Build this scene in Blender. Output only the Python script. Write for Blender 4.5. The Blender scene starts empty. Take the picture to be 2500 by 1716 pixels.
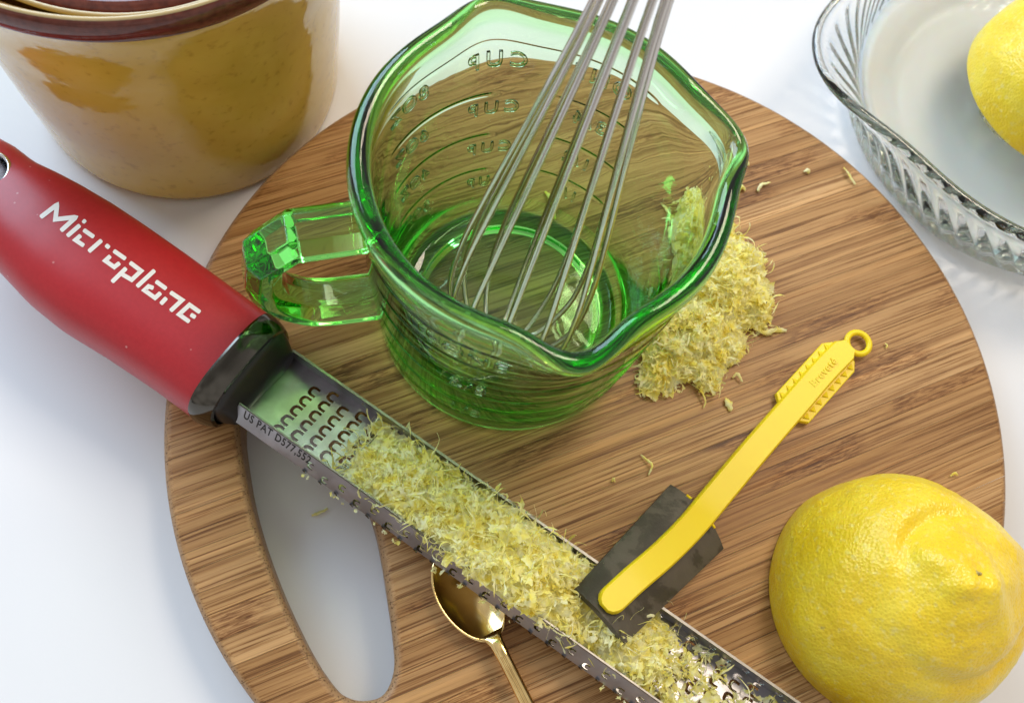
import bpy, bmesh, math, random
import numpy as np
from mathutils import Vector, Matrix, noise
from math import sin, cos, pi, radians, exp, hypot

random.seed(7)
rng = np.random.default_rng(7)
S = 0.001                                   # everything below is written in millimetres
scene = bpy.context.scene
col = scene.collection

# ------------------------------------------------------------------ camera
ZB = 18.0                                   # top of the cutting board above the table
CAMZ = ZB + 273.4
FPX, TILT, ROLL = 2459.5551, 0.3815, 0.2967  # focal length in photo pixels, tilt from straight down, roll
fw = Vector((0, sin(TILT), -cos(TILT)))
rt0 = Vector((1, 0, 0)); up0 = rt0.cross(fw)
rt = cos(ROLL)*rt0 + sin(ROLL)*up0
up = -sin(ROLL)*rt0 + cos(ROLL)*up0
CAM = Vector((0, 0, CAMZ))

def U(u, v, z):
    """photo pixel (2500x1716) -> point on the horizontal plane at height z (mm)"""
    d = rt*((u-1250)/FPX) + up*((858-v)/FPX) + fw
    return CAM + d*((z-CAMZ)/d.z)

def UD(u, v, w):
    return CAM + (rt*((u-1250)/FPX) + up*((858-v)/FPX) + fw)*w

cam_d = bpy.data.cameras.new('camera')
cam = bpy.data.objects.new('camera', cam_d); col.objects.link(cam)
cam.matrix_world = Matrix(((rt.x, up.x, -fw.x, 0), (rt.y, up.y, -fw.y, 0), (rt.z, up.z, -fw.z, CAMZ*S), (0, 0, 0, 1)))
cam_d.sensor_fit = 'HORIZONTAL'; cam_d.sensor_width = 36.0
cam_d.lens = 36.0*FPX/2500
cam_d.clip_start = 0.01; cam_d.clip_end = 50
cam_d.dof.use_dof = True; cam_d.dof.focus_distance = 0.262; cam_d.dof.aperture_fstop = 20
scene.camera = cam

# ------------------------------------------------------------------ world, lamps, exposure
world = bpy.data.worlds.new('World'); scene.world = world; world.use_nodes = True
bg = world.node_tree.nodes['Background']
bg.inputs['Strength'].default_value = 0.55
wnt = world.node_tree                        # the dim room around the table: broad soft lighter and darker areas
wtc = wnt.nodes.new('ShaderNodeTexCoord'); wno = wnt.nodes.new('ShaderNodeTexNoise'); wno.inputs['Scale'].default_value = 2.2; wno.inputs['Detail'].default_value = 1.0
wra = wnt.nodes.new('ShaderNodeValToRGB'); wra.color_ramp.elements[0].position = 0.36; wra.color_ramp.elements[0].color = (0.42, 0.40, 0.37, 1)
wra.color_ramp.elements[1].position = 0.62; wra.color_ramp.elements[1].color = (0.99, 0.95, 0.90, 1)
wnt.links.new(wtc.outputs['Generated'], wno.inputs['Vector']); wnt.links.new(wno.outputs['Fac'], wra.inputs['Fac']); wnt.links.new(wra.outputs['Color'], bg.inputs['Color'])

def area(name, loc, target, sx, sy, power, colr):
    l = bpy.data.lights.new(name, 'AREA'); l.shape = 'RECTANGLE'; l.size = sx; l.size_y = sy
    l.energy = power; l.color = colr
    o = bpy.data.objects.new(name, l); col.objects.link(o)
    o.location = loc
    o.rotation_euler = (Vector(target)-Vector(loc)).to_track_quat('-Z', 'Y').to_euler()
    return o
area('window_light', (-1.15, 0.80, 0.85), (0, 0.12, 0), 1.2, 1.0, 25.0, (0.58, 0.78, 1.0))
area('ceiling_lamp', (0.45, 0.95, 1.50), (0.02, 0.12, 0), 0.60, 0.60, 13.0, (1.0, 0.85, 0.66))

scene.view_settings.view_transform = 'Standard'; scene.view_settings.look = 'None'
scene.view_settings.exposure = 0.30; scene.view_settings.gamma = 1.0
scene.view_settings.use_curve_mapping = False
cy = scene.cycles
cy.max_bounces = 24; cy.transmission_bounces = 20; cy.glossy_bounces = 8; cy.diffuse_bounces = 10
cy.transparent_max_bounces = 16; cy.caustics_refractive = True; cy.caustics_reflective = True
cy.sample_clamp_indirect = 6.0; cy.blur_glossy = 0.3
try:
    cy.use_denoising = True; cy.denoiser = 'OPENIMAGEDENOISE'
except Exception:
    pass

# ------------------------------------------------------------------ helpers
def tag(o, label, cat, group=None, kind=None):
    o['label'] = label; o['category'] = cat
    if group: o['group'] = group
    if kind: o['kind'] = kind
    return o

def mesh_from(name, verts, faces, smooth=True):
    me = bpy.data.meshes.new(name)
    me.from_pydata([(v[0]*S, v[1]*S, v[2]*S) for v in verts], [], faces)
    me.update()
    if smooth: me.polygons.foreach_set('use_smooth', [True]*len(me.polygons))
    return me

def put(name, me, mat, parent=None):
    o = bpy.data.objects.new(name, me); col.objects.link(o)
    if mat is not None:
        me.materials.clear(); me.materials.append(mat)
    if parent is not None: o.parent = parent
    return o

def obj(name, verts, faces, mat, parent=None, smooth=True):
    return put(name, mesh_from(name, verts, faces, smooth), mat, parent)

def empty(name, label, cat, group=None):
    o = bpy.data.objects.new(name, None); col.objects.link(o); o.empty_display_size = 0.01
    return tag(o, label, cat, group)

def fix_normals(o):
    bm = bmesh.new(); bm.from_mesh(o.data)
    bmesh.ops.remove_doubles(bm, verts=bm.verts, dist=1e-6)
    bmesh.ops.recalc_face_normals(bm, faces=bm.faces); bm.to_mesh(o.data); bm.free(); return o

def sharp(o, deg=35):
    try: o.data.set_sharp_from_angle(angle=radians(deg))
    except Exception: pass
    return o

def grid_faces(nu, nv, wrap_u=False, wrap_v=False):
    F = []
    for i in range(nu if wrap_u else nu-1):
        for j in range(nv if wrap_v else nv-1):
            a = i*nv+j; b = ((i+1) % nu)*nv+j; c = ((i+1) % nu)*nv+(j+1) % nv; d = i*nv+(j+1) % nv
            F.append((a, b, c, d))
    return F

def lathe(name, profile, n, mat, parent=None, center=(0, 0, 0), warp=None, smooth=True):
    """profile: list of (r,z); r==0 ends are closed to the axis"""
    V = []; F = []
    m = len(profile)
    for i in range(n):
        a = 2*pi*i/n
        for (r, z) in profile:
            rr, zz = (r, z) if warp is None else warp(r, z, a)
            V.append((center[0]+rr*cos(a), center[1]+rr*sin(a), center[2]+zz))
    F = grid_faces(n, m, wrap_u=True)
    o = obj(name, V, F, mat, parent, smooth)
    return fix_normals(o)

def tube(path, rad, n=8, closed=False, caps=True):
    path = [Vector(p) for p in path]; V = []; F = []
    m = len(path); prev = None
    for i, p in enumerate(path):
        if closed: t = path[(i+1) % m]-path[i-1]
        else: t = path[min(i+1, m-1)]-path[max(i-1, 0)]
        t.normalize()
        if prev is None:
            nrm = t.orthogonal().normalized()
        else:
            nrm = (prev-t*prev.dot(t)).normalized()
        prev = nrm; b = t.cross(nrm)
        r = rad[i] if hasattr(rad, '__len__') else rad
        for k in range(n):
            a = 2*pi*k/n
            V.append(p+(nrm*cos(a)+b*sin(a))*r)
    F = grid_faces(m, n, wrap_u=closed, wrap_v=True)
    if caps and not closed:
        F.append(tuple(range(n))[::-1]); F.append(tuple((m-1)*n+k for k in range(n)))
    return V, F

def smoothstep(a, b, x):
    t = min(1, max(0, (x-a)/(b-a))); return t*t*(3-2*t)

def bez(pts, n):
    """Catmull-Rom through pts"""
    P = [Vector(p) for p in pts]; out = []
    P = [P[0]*2-P[1]] + P + [P[-1]*2-P[-2]]
    seg = len(P)-3
    for i in range(n):
        t = i/(n-1)*seg; k = min(int(t), seg-1); u = t-k
        a, b, c, d = P[k:k+4]
        out.append(0.5*((2*b)+(c-a)*u+(2*a-5*b+4*c-d)*u*u+(3*b-a-3*c+d)*u**3))
    return out

_dg = None
def text_mesh(body, size, extrude, bevel=0.0, spacing=1.0, align='CENTER', res=4, bold=0.0):
    cu = bpy.data.curves.new('tmp_text', 'FONT'); cu.body = body; cu.size = size; cu.extrude = extrude
    cu.bevel_depth = bevel; cu.bevel_resolution = 1; cu.space_character = spacing; cu.align_x = align; cu.resolution_u = res; cu.offset = bold
    o = bpy.data.objects.new('tmp_text', cu); col.objects.link(o)
    bpy.context.view_layer.update()
    me = bpy.data.meshes.new_from_object(o.evaluated_get(bpy.context.evaluated_depsgraph_get()))
    bpy.data.objects.remove(o); bpy.data.curves.remove(cu)
    return me

def curve_plate(splines, extrude, bevel=0.0, res=2):
    """flat plate with holes from closed 2D outlines; returns mesh in curve units"""
    cu = bpy.data.curves.new('tmp_curve', 'CURVE'); cu.dimensions = '2D'; cu.fill_mode = 'BOTH'
    cu.extrude = extrude; cu.bevel_depth = bevel; cu.bevel_resolution = res; cu.offset = -bevel
    for pts in splines:
        sp = cu.splines.new('POLY'); sp.points.add(len(pts)-1)
        for k, (x, y) in enumerate(pts): sp.points[k].co = (x, y, 0, 1)
        sp.use_cyclic_u = True
    o = bpy.data.objects.new('tmp_curve', cu); col.objects.link(o)
    bpy.context.view_layer.update()
    me = bpy.data.meshes.new_from_object(o.evaluated_get(bpy.context.evaluated_depsgraph_get()))
    bpy.data.objects.remove(o); bpy.data.curves.remove(cu)
    return me

# ------------------------------------------------------------------ materials
def new_mat(name):
    m = bpy.data.materials.new(name); m.use_nodes = True
    nt = m.node_tree; b = nt.nodes.get('Principled BSDF')
    return m, nt, b
def N(nt, t, **kw):
    n = nt.nodes.new(t)
    for k, v in kw.items():
        if k in n.inputs: n.inputs[k].default_value = v
        else: setattr(n, k, v)
    return n
def L(nt, a, b): nt.links.new(a, b)
def ramp(nt, stops, interp='LINEAR'):
    r = nt.nodes.new('ShaderNodeValToRGB'); r.color_ramp.interpolation = interp
    e = r.color_ramp.elements
    e[0].position, e[0].color = stops[0][0], (*stops[0][1], 1)
    e[1].position, e[1].color = stops[-1][0], (*stops[-1][1], 1)
    for p, c in stops[1:-1]:
        x = e.new(p); x.color = (*c, 1)
    return r
def simple(name, colr, rough=0.5, metal=0.0, **kw):
    m, nt, b = new_mat(name)
    b.inputs['Base Color'].default_value = (*colr, 1); b.inputs['Roughness'].default_value = rough
    b.inputs['Metallic'].default_value = metal
    for k, v in kw.items():
        b.inputs[k.replace('_', ' ')].default_value = v
    return m
def obj_coord(nt, scale=(1, 1, 1), rot=(0, 0, 0)):
    tc = N(nt, 'ShaderNodeTexCoord'); mp = N(nt, 'ShaderNodeMapping')
    mp.inputs['Scale'].default_value = scale; mp.inputs['Rotation'].default_value = rot
    L(nt, tc.outputs['Object'], mp.inputs['Vector']); return mp.outputs['Vector']

def glass(name, sig, rough=0.0, ior=1.5, bump=None):
    m = bpy.data.materials.new(name); m.use_nodes = True; nt = m.node_tree; nt.nodes.clear()
    out = N(nt, 'ShaderNodeOutputMaterial'); g = N(nt, 'ShaderNodeBsdfGlass'); g.inputs['IOR'].default_value = ior
    g.inputs['Roughness'].default_value = rough; g.inputs['Color'].default_value = (1, 1, 1, 1)
    mx = max(sig)
    va = N(nt, 'ShaderNodeVolumeAbsorption'); va.inputs['Density'].default_value = mx*1.02
    va.inputs['Color'].default_value = tuple(1-s/(mx*1.02) for s in sig)+(1,)
    if bump:
        nz = N(nt, 'ShaderNodeTexNoise'); nz.inputs['Scale'].default_value = bump[0]; nz.inputs['Detail'].default_value = 2
        bp = N(nt, 'ShaderNodeBump'); bp.inputs['Strength'].default_value = bump[1]; bp.inputs['Distance'].default_value = 0.001
        tc = N(nt, 'ShaderNodeTexCoord'); L(nt, tc.outputs['Object'], nz.inputs['Vector'])
        L(nt, nz.outputs['Fac'], bp.inputs['Height']); L(nt, bp.outputs['Normal'], g.inputs['Normal'])
    L(nt, g.outputs[0], out.inputs['Surface']); L(nt, va.outputs[0], out.inputs['Volume'])
    return m

M = {}
M['green_glass'] = glass('green_glass', (78, 4.2, 96), bump=(90, 0.06))
M['clear_glass'] = glass('clear_glass', (4, 2, 3.4), bump=(120, 0.04))

def table_mat():
    m, nt, b = new_mat('white_table')
    v = obj_coord(nt, (1, 1, 1))
    n1 = N(nt, 'ShaderNodeTexNoise', Scale=6.0, Detail=4.0); L(nt, v, n1.inputs['Vector'])
    r = ramp(nt, [(0.3, (0.725, 0.730, 0.755)), (0.7, (0.755, 0.760, 0.78))]); L(nt, n1.outputs['Fac'], r.inputs['Fac'])
    L(nt, r.outputs['Color'], b.inputs['Base Color'])
    n2 = N(nt, 'ShaderNodeTexNoise', Scale=900.0, Detail=2.0); L(nt, v, n2.inputs['Vector'])
    bp = N(nt, 'ShaderNodeBump'); bp.inputs['Strength'].default_value = 0.05; bp.inputs['Distance'].default_value = 0.0003
    L(nt, n2.outputs['Fac'], bp.inputs['Height']); L(nt, bp.outputs['Normal'], b.inputs['Normal'])
    b.inputs['Roughness'].default_value = 0.42; b.inputs['Specular IOR Level'].default_value = 0.25
    return m
M['table'] = table_mat()

GRAIN = radians(38.5)
def bamboo_mat():
    m, nt, b = new_mat('bamboo')
    oi = N(nt, 'ShaderNodeObjectInfo')
    tc = N(nt, 'ShaderNodeTexCoord')
    # strip-local coordinates: x along the grain (mm), shifted at random for each strip
    sep = N(nt, 'ShaderNodeVectorMath', operation='MULTIPLY'); sep.inputs[1].default_value = (1000, 1000, 1000)
    L(nt, tc.outputs['Object'], sep.inputs[0])
    off = N(nt, 'ShaderNodeVectorMath', operation='SCALE'); off.inputs[0].default_value = (913, 377, 131)
    L(nt, oi.outputs['Random'], off.inputs['Scale'])
    add = N(nt, 'ShaderNodeVectorMath', operation='ADD'); L(nt, sep.outputs[0], add.inputs[0]); L(nt, off.outputs[0], add.inputs[1])
    P = add.outputs[0]
    def noise_tex(sc, detail=3, dist=0.0, rough=0.55):
        mp = N(nt, 'ShaderNodeMapping'); mp.inputs['Scale'].default_value = sc; L(nt, P, mp.inputs['Vector'])
        n = N(nt, 'ShaderNodeTexNoise', Scale=1.0, Detail=float(detail), Distortion=dist); n.inputs['Roughness'].default_value = rough
        L(nt, mp.outputs['Vector'], n.inputs['Vector']); return n.outputs['Fac']
    # tone of the whole strip
    r0 = ramp(nt, [(0.0, (0.31, 0.160, 0.058)), (0.22, (0.45, 0.254, 0.104)), (0.45, (0.36, 0.192, 0.072)), (0.75, (0.51, 0.305, 0.138)), (1.0, (0.34, 0.178, 0.066))])
    L(nt, oi.outputs['Random'], r0.inputs['Fac'])
    # broad streaks
    st = noise_tex((0.010, 0.55, 0.4), 4)
    rs = ramp(nt, [(0.34, (0.58, 0.48, 0.38)), (0.46, (0.94, 0.91, 0.87)), (0.55, (1, 1, 1)), (0.68, (1.22, 1.20, 1.18))]); L(nt, st, rs.inputs['Fac'])
    m1 = N(nt, 'ShaderNodeMixRGB', blend_type='MULTIPLY'); m1.inputs['Fac'].default_value = 0.9
    L(nt, r0.outputs['Color'], m1.inputs['Color1']); L(nt, rs.outputs['Color'], m1.inputs['Color2'])
    # fine dark vessels
    fn = noise_tex((0.020, 1.55, 1.2), 4, 0.10, 0.72)
    rf = ramp(nt, [(0.34, (0.22, 0.125, 0.055)), (0.43, (0.60, 0.47, 0.32)), (0.49, (1, 1, 1)), (0.68, (1.16, 1.14, 1.10))]); L(nt, fn, rf.inputs['Fac'])
    m2 = N(nt, 'ShaderNodeMixRGB', blend_type='MULTIPLY'); m2.inputs['Fac'].default_value = 0.85
    L(nt, m1.outputs['Color'], m2.inputs['Color1']); L(nt, rf.outputs['Color'], m2.inputs['Color2'])
    # knuckles: sparse short patches with crowded, darker, wavier fibres
    kn = noise_tex((0.022, 0.05, 0.02), 0)
    rk = ramp(nt, [(0.61, (0, 0, 0)), (0.69, (1, 1, 1))]); L(nt, kn, rk.inputs['Fac'])
    kf = noise_tex((0.14, 1.7, 1.0), 3, 1.2, 0.6)
    rkf = ramp(nt, [(0.40, (0.42, 0.30, 0.22)), (0.56, (1.0, 0.95, 0.9))]); L(nt, kf, rkf.inputs['Fac'])
    m3 = N(nt, 'ShaderNodeMixRGB', blend_type='MULTIPLY')
    L(nt, rk.outputs['Color'], m3.inputs['Fac']); L(nt, m2.outputs['Color'], m3.inputs['Color1']); L(nt, rkf.outputs['Color'], m3.inputs['Color2'])
    # speckled end grain on the walls of the board
    geo = N(nt, 'ShaderNodeNewGeometry'); sx = N(nt, 'ShaderNodeSeparateXYZ'); L(nt, geo.outputs['Normal'], sx.inputs[0])
    ab = N(nt, 'ShaderNodeMath', operation='ABSOLUTE'); L(nt, sx.outputs['Z'], ab.inputs[0])
    rg = ramp(nt, [(0.80, (1, 1, 1)), (0.97, (0, 0, 0))]); L(nt, ab.outputs[0], rg.inputs['Fac'])
    sp = N(nt, 'ShaderNodeTexVoronoi', Scale=1.3); L(nt, P, sp.inputs['Vector'])
    rsp = ramp(nt, [(0.15, (0.12, 0.062, 0.028)), (0.42, (0.34, 0.20, 0.10))]); L(nt, sp.outputs['Distance'], rsp.inputs['Fac'])
    m4 = N(nt, 'ShaderNodeMixRGB'); L(nt, rg.outputs['Color'], m4.inputs['Fac']); L(nt, m3.outputs['Color'], m4.inputs['Color1']); L(nt, rsp.outputs['Color'], m4.inputs['Color2'])
    L(nt, m4.outputs['Color'], b.inputs['Base Color'])
    bp = N(nt, 'ShaderNodeBump'); bp.inputs['Strength'].default_value = 0.35; bp.inputs['Distance'].default_value = 0.00025
    L(nt, fn, bp.inputs['Height']); L(nt, bp.outputs['Normal'], b.inputs['Normal'])
    rr = N(nt, 'ShaderNodeMapRange'); rr.inputs['To Min'].default_value = 0.34; rr.inputs['To Max'].default_value = 0.56
    L(nt, st, rr.inputs['Value']); L(nt, rr.outputs[0], b.inputs['Roughness'])
    b.inputs['Specular IOR Level'].default_value = 0.30
    return m
M['bamboo'] = bamboo_mat()

def lemon_mat():
    m, nt, b = new_mat('lemon_peel')
    v = obj_coord(nt, (1000, 1000, 1000))
    n1 = N(nt, 'ShaderNodeTexNoise', Scale=0.06, Detail=3.0); L(nt, v, n1.inputs['Vector'])
    r1 = ramp(nt, [(0.3, (0.84, 0.56, 0.014)), (0.52, (0.89, 0.64, 0.028)), (0.72, (0.88, 0.69, 0.06))]); L(nt, n1.outputs['Fac'], r1.inputs['Fac'])
    vo = N(nt, 'ShaderNodeTexVoronoi', Scale=1.15); vo.inputs['Randomness'].default_value = 1.0; L(nt, v, vo.inputs['Vector'])
    r2 = ramp(nt, [(0.0, (0.82, 0.76, 0.6)), (0.35, (1, 1, 1))]); L(nt, vo.outputs['Distance'], r2.inputs['Fac'])
    n3 = N(nt, 'ShaderNodeTexNoise', Scale=0.55, Detail=3.0); L(nt, v, n3.inputs['Vector'])
    r3 = ramp(nt, [(0.56, (0, 0, 0)), (0.74, (0.55, 0.55, 0.55))]); L(nt, n3.outputs['Fac'], r3.inputs['Fac'])
    mm = N(nt, 'ShaderNodeMixRGB', blend_type='MULTIPLY'); mm.inputs['Fac'].default_value = 0.8
    L(nt, r1.outputs['Color'], mm.inputs['Color1']); L(nt, r2.outputs['Color'], mm.inputs['Color2'])
    mw = N(nt, 'ShaderNodeMixRGB'); L(nt, r3.outputs['Color'], mw.inputs['Fac']); L(nt, mm.outputs['Color'], mw.inputs['Color1'])
    mw.inputs['Color2'].default_value = (0.86, 0.74, 0.27, 1)
    n9 = N(nt, 'ShaderNodeTexNoise', Scale=0.28, Detail=5.0); L(nt, v, n9.inputs['Vector'])
    r9 = ramp(nt, [(0.70, (0, 0, 0)), (0.78, (0.7, 0.7, 0.7))]); L(nt, n9.outputs['Fac'], r9.inputs['Fac'])
    ms = N(nt, 'ShaderNodeMixRGB'); L(nt, r9.outputs['Color'], ms.inputs['Fac']); L(nt, mw.outputs['Color'], ms.inputs['Color1']); ms.inputs['Color2'].default_value = (0.52, 0.36, 0.07, 1)
    L(nt, ms.outputs['Color'], b.inputs['Base Color'])
    b1 = N(nt, 'ShaderNodeBump'); b1.inputs['Strength'].default_value = 0.38; b1.inputs['Distance'].default_value = 0.0004
    L(nt, vo.outputs['Distance'], b1.inputs['Height'])
    n2 = N(nt, 'ShaderNodeTexNoise', Scale=0.45, Detail=4.0); L(nt, v, n2.inputs['Vector'])
    b2 = N(nt, 'ShaderNodeBump'); b2.inputs['Strength'].default_value = 0.22; b2.inputs['Distance'].default_value = 0.0007
    L(nt, n2.outputs['Fac'], b2.inputs['Height']); L(nt, b1.outputs['Normal'], b2.inputs['Normal']); L(nt, b2.outputs['Normal'], b.inputs['Normal'])
    b.inputs['Roughness'].default_value = 0.31; b.inputs['Subsurface Weight'].default_value = 0.12
    b.inputs['Subsurface Radius'].default_value = (0.003, 0.002, 0.0006); b.inputs['Subsurface Scale'].default_value = 0.6
    return m
M['lemon'] = lemon_mat()
M['pith'] = simple('lemon_pith', (0.82, 0.76, 0.52), 0.6)
M['stem_scar'] = simple('stem_scar', (0.45, 0.33, 0.10), 0.8)

def zest_mat():
    m = bpy.data.materials.new('lemon_zest'); m.use_nodes = True; nt = m.node_tree; nt.nodes.clear()
    out = N(nt, 'ShaderNodeOutputMaterial')
    v = obj_coord(nt, (1000, 1000, 1000))
    n1 = N(nt, 'ShaderNodeTexNoise', Scale=0.33, Detail=2.0); L(nt, v, n1.inputs['Vector'])
    r1 = ramp(nt, [(0.30, (0.98, 0.86, 0.17)), (0.46, (0.99, 0.93, 0.36)), (0.62, (0.99, 0.97, 0.64))]); L(nt, n1.outputs['Fac'], r1.inputs['Fac'])
    vo = N(nt, 'ShaderNodeTexVoronoi', Scale=1.0); L(nt, v, vo.inputs['Vector'])
    r2 = ramp(nt, [(0.04, (0.70, 0.60, 0.30)), (0.16, (1, 1, 1))]); L(nt, vo.outputs['Distance'], r2.inputs['Fac'])
    mm = N(nt, 'ShaderNodeMixRGB', blend_type='MULTIPLY'); mm.inputs['Fac'].default_value = 0.8
    mm.inputs['Fac'].default_value = 0.5; L(nt, r1.outputs['Color'], mm.inputs['Color1']); L(nt, r2.outputs['Color'], mm.inputs['Color2'])
    d = N(nt, 'ShaderNodeBsdfPrincipled'); d.inputs['Roughness'].default_value = 0.5; d.inputs['Specular IOR Level'].default_value = 0.2; L(nt, mm.outputs['Color'], d.inputs['Base Color'])
    t = N(nt, 'ShaderNodeBsdfTranslucent'); L(nt, mm.outputs['Color'], t.inputs['Color'])
    mx = N(nt, 'ShaderNodeMixShader'); mx.inputs[0].default_value = 0.36
    L(nt, d.outputs[0], mx.inputs[1]); L(nt, t.outputs[0], mx.inputs[2]); L(nt, mx.outputs[0], out.inputs['Surface'])
    return m
M['zest'] = zest_mat()

def steel_mat(name, colr, rough, var=0.1, scale=(400, 400, 400), stain=None):
    m, nt, b = new_mat(name)
    v = obj_coord(nt, scale)
    n = N(nt, 'ShaderNodeTexNoise', Scale=1.0, Detail=3.0); L(nt, v, n.inputs['Vector'])
    mr = N(nt, 'ShaderNodeMapRange'); mr.inputs['To Min'].default_value = max(0.02, rough-var); mr.inputs['To Max'].default_value = rough+var
    L(nt, n.outputs['Fac'], mr.inputs['Value']); L(nt, mr.outputs[0], b.inputs['Roughness'])
    b.inputs['Metallic'].default_value = 1.0
    if stain:
        n2 = N(nt, 'ShaderNodeTexNoise', Scale=0.7, Detail=5.0); L(nt, v, n2.inputs['Vector'])
        r = ramp(nt, [(0.42, colr), (0.62, stain)]); L(nt, n2.outputs['Fac'], r.inputs['Fac']); L(nt, r.outputs['Color'], b.inputs['Base Color'])
    else:
        b.inputs['Base Color'].default_value = (*colr, 1)
    return m
M['whisk_wire'] = steel_mat('whisk_steel', (0.66, 0.62, 0.59), 0.18, 0.08)
M['whisk_grip'] = steel_mat('whisk_grip_steel', (0.58, 0.57, 0.56), 0.32)
M['blade'] = steel_mat('blade_steel', (0.40, 0.39, 0.42), 0.33, 0.07, (160, 160, 160), (0.30, 0.29, 0.30))
M['hem'] = steel_mat('hem_steel', (0.24, 0.23, 0.22), 0.42)
M['tooth'] = steel_mat('tooth_steel', (0.62, 0.66, 0.68), 0.16)
M['collar'] = steel_mat('dark_chrome', (0.10, 0.092, 0.08), 0.08, 0.05)
M['ring_chrome'] = steel_mat('chrome', (0.75, 0.75, 0.77), 0.08)
M['gold'] = steel_mat('gold_plate', (0.95, 0.72, 0.33), 0.14, 0.06, (300, 300, 300), (0.86, 0.62, 0.27))
M['black_plastic'] = simple('black_plastic', (0.012, 0.011, 0.011), 0.35)

def red_mat():
    m, nt, b = new_mat('red_soft_grip')
    v = obj_coord(nt, (1000, 1000, 1000))
    n = N(nt, 'ShaderNodeTexNoise', Scale=0.9, Detail=4.0); L(nt, v, n.inputs['Vector'])
    r = ramp(nt, [(0.25, (0.39, 0.010, 0.018)), (0.75, (0.44, 0.014, 0.022))]); L(nt, n.outputs['Fac'], r.inputs['Fac']); vd = N(nt, 'ShaderNodeTexVoronoi', Scale=0.16); L(nt, v, vd.inputs['Vector'])
    rd = ramp(nt, [(0.035, (0.45, 0.45, 0.45)), (0.06, (0, 0, 0))]); L(nt, vd.outputs['Distance'], rd.inputs['Fac'])
    md = N(nt, 'ShaderNodeMixRGB'); L(nt, rd.outputs['Color'], md.inputs['Fac']); L(nt, r.outputs['Color'], md.inputs['Color1']); md.inputs['Color2'].default_value = (0.75, 0.45, 0.42, 1)
    L(nt, md.outputs['Color'], b.inputs['Base Color'])
    n2 = N(nt, 'ShaderNodeTexNoise', Scale=9.0, Detail=2.0); L(nt, v, n2.inputs['Vector'])
    bp = N(nt, 'ShaderNodeBump'); bp.inputs['Strength'].default_value = 0.12; bp.inputs['Distance'].default_value = 0.0001
    L(nt, n2.outputs['Fac'], bp.inputs['Height']); L(nt, bp.outputs['Normal'], b.inputs['Normal'])
    b.inputs['Roughness'].default_value = 0.36; b.inputs['Specular IOR Level'].default_value = 0.55
    return m
M['red'] = red_mat()
M['white_print'] = simple('white_print', (0.82, 0.80, 0.78), 0.45)
M['black_print'] = simple('black_etching', (0.02, 0.018, 0.017), 0.6)
M['yellow'] = simple('yellow_plastic', (0.86, 0.64, 0.012), 0.34, Specular_IOR_Level=0.3, Subsurface_Weight=0.08, Subsurface_Scale=0.002)

def pad_mat():
    m, nt, b = new_mat('grey_rubber_pad')
    v = obj_coord(nt, (1000, 1000, 1000))
    n = N(nt, 'ShaderNodeTexNoise', Scale=0.075, Detail=6.0, Distortion=0.3); n.inputs['Roughness'].default_value = 0.62; L(nt, v, n.inputs['Vector'])
    r = ramp(nt, [(0.40, (0.030, 0.024, 0.015)), (0.49, (0.044, 0.035, 0.023)), (0.53, (0.080, 0.066, 0.050)), (0.70, (0.098, 0.081, 0.063))]); L(nt, n.outputs['Fac'], r.inputs['Fac'])
    L(nt, r.outputs['Color'], b.inputs['Base Color'])
    n2 = N(nt, 'ShaderNodeTexNoise', Scale=1.2, Detail=4.0); L(nt, v, n2.inputs['Vector'])
    bp = N(nt, 'ShaderNodeBump'); bp.inputs['Strength'].default_value = 0.3; bp.inputs['Distance'].default_value = 0.0003
    L(nt, n2.outputs['Fac'], bp.inputs['Height']); L(nt, bp.outputs['Normal'], b.inputs['Normal'])
    b.inputs['Roughness'].default_value = 0.5
    return m
M['pad'] = pad_mat()

def pot_mat():
    m, nt, b = new_mat('yellow_glaze')
    v = obj_coord(nt, (1000, 1000, 1000))
    n = N(nt, 'ShaderNodeTexNoise', Scale=0.022, Detail=4.0); L(nt, v, n.inputs['Vector'])
    r = ramp(nt, [(0.3, (0.56, 0.335, 0.034)), (0.5, (0.66, 0.415, 0.058)), (0.72, (0.72, 0.48, 0.11))]); L(nt, n.outputs['Fac'], r.inputs['Fac'])
    n2 = N(nt, 'ShaderNodeTexNoise', Scale=0.35, Detail=5.0); L(nt, v, n2.inputs['Vector'])
    r2 = ramp(nt, [(0.28, (0.72, 0.66, 0.55)), (0.42, (1, 1, 1))]); L(nt, n2.outputs['Fac'], r2.inputs['Fac'])
    mm = N(nt, 'ShaderNodeMixRGB', blend_type='MULTIPLY'); mm.inputs['Fac'].default_value = 0.7
    L(nt, r.outputs['Color'], mm.inputs['Color1']); L(nt, r2.outputs['Color'], mm.inputs['Color2']); L(nt, mm.outputs['Color'], b.inputs['Base Color'])
    nb = N(nt, 'ShaderNodeTexNoise', Scale=0.10, Detail=2.0); L(nt, v, nb.inputs['Vector'])
    bp = N(nt, 'ShaderNodeBump'); bp.inputs['Strength'].default_value = 0.10; bp.inputs['Distance'].default_value = 0.002
    L(nt, nb.outputs['Fac'], bp.inputs['Height']); L(nt, bp.outputs['Normal'], b.inputs['Normal'])
    b.inputs['Roughness'].default_value = 0.07; b.inputs['Specular IOR Level'].default_value = 0.62
    return m
M['pot'] = pot_mat()
M['cream_glaze'] = simple('cream_glaze', (0.55, 0.43, 0.22), 0.15)
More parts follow.
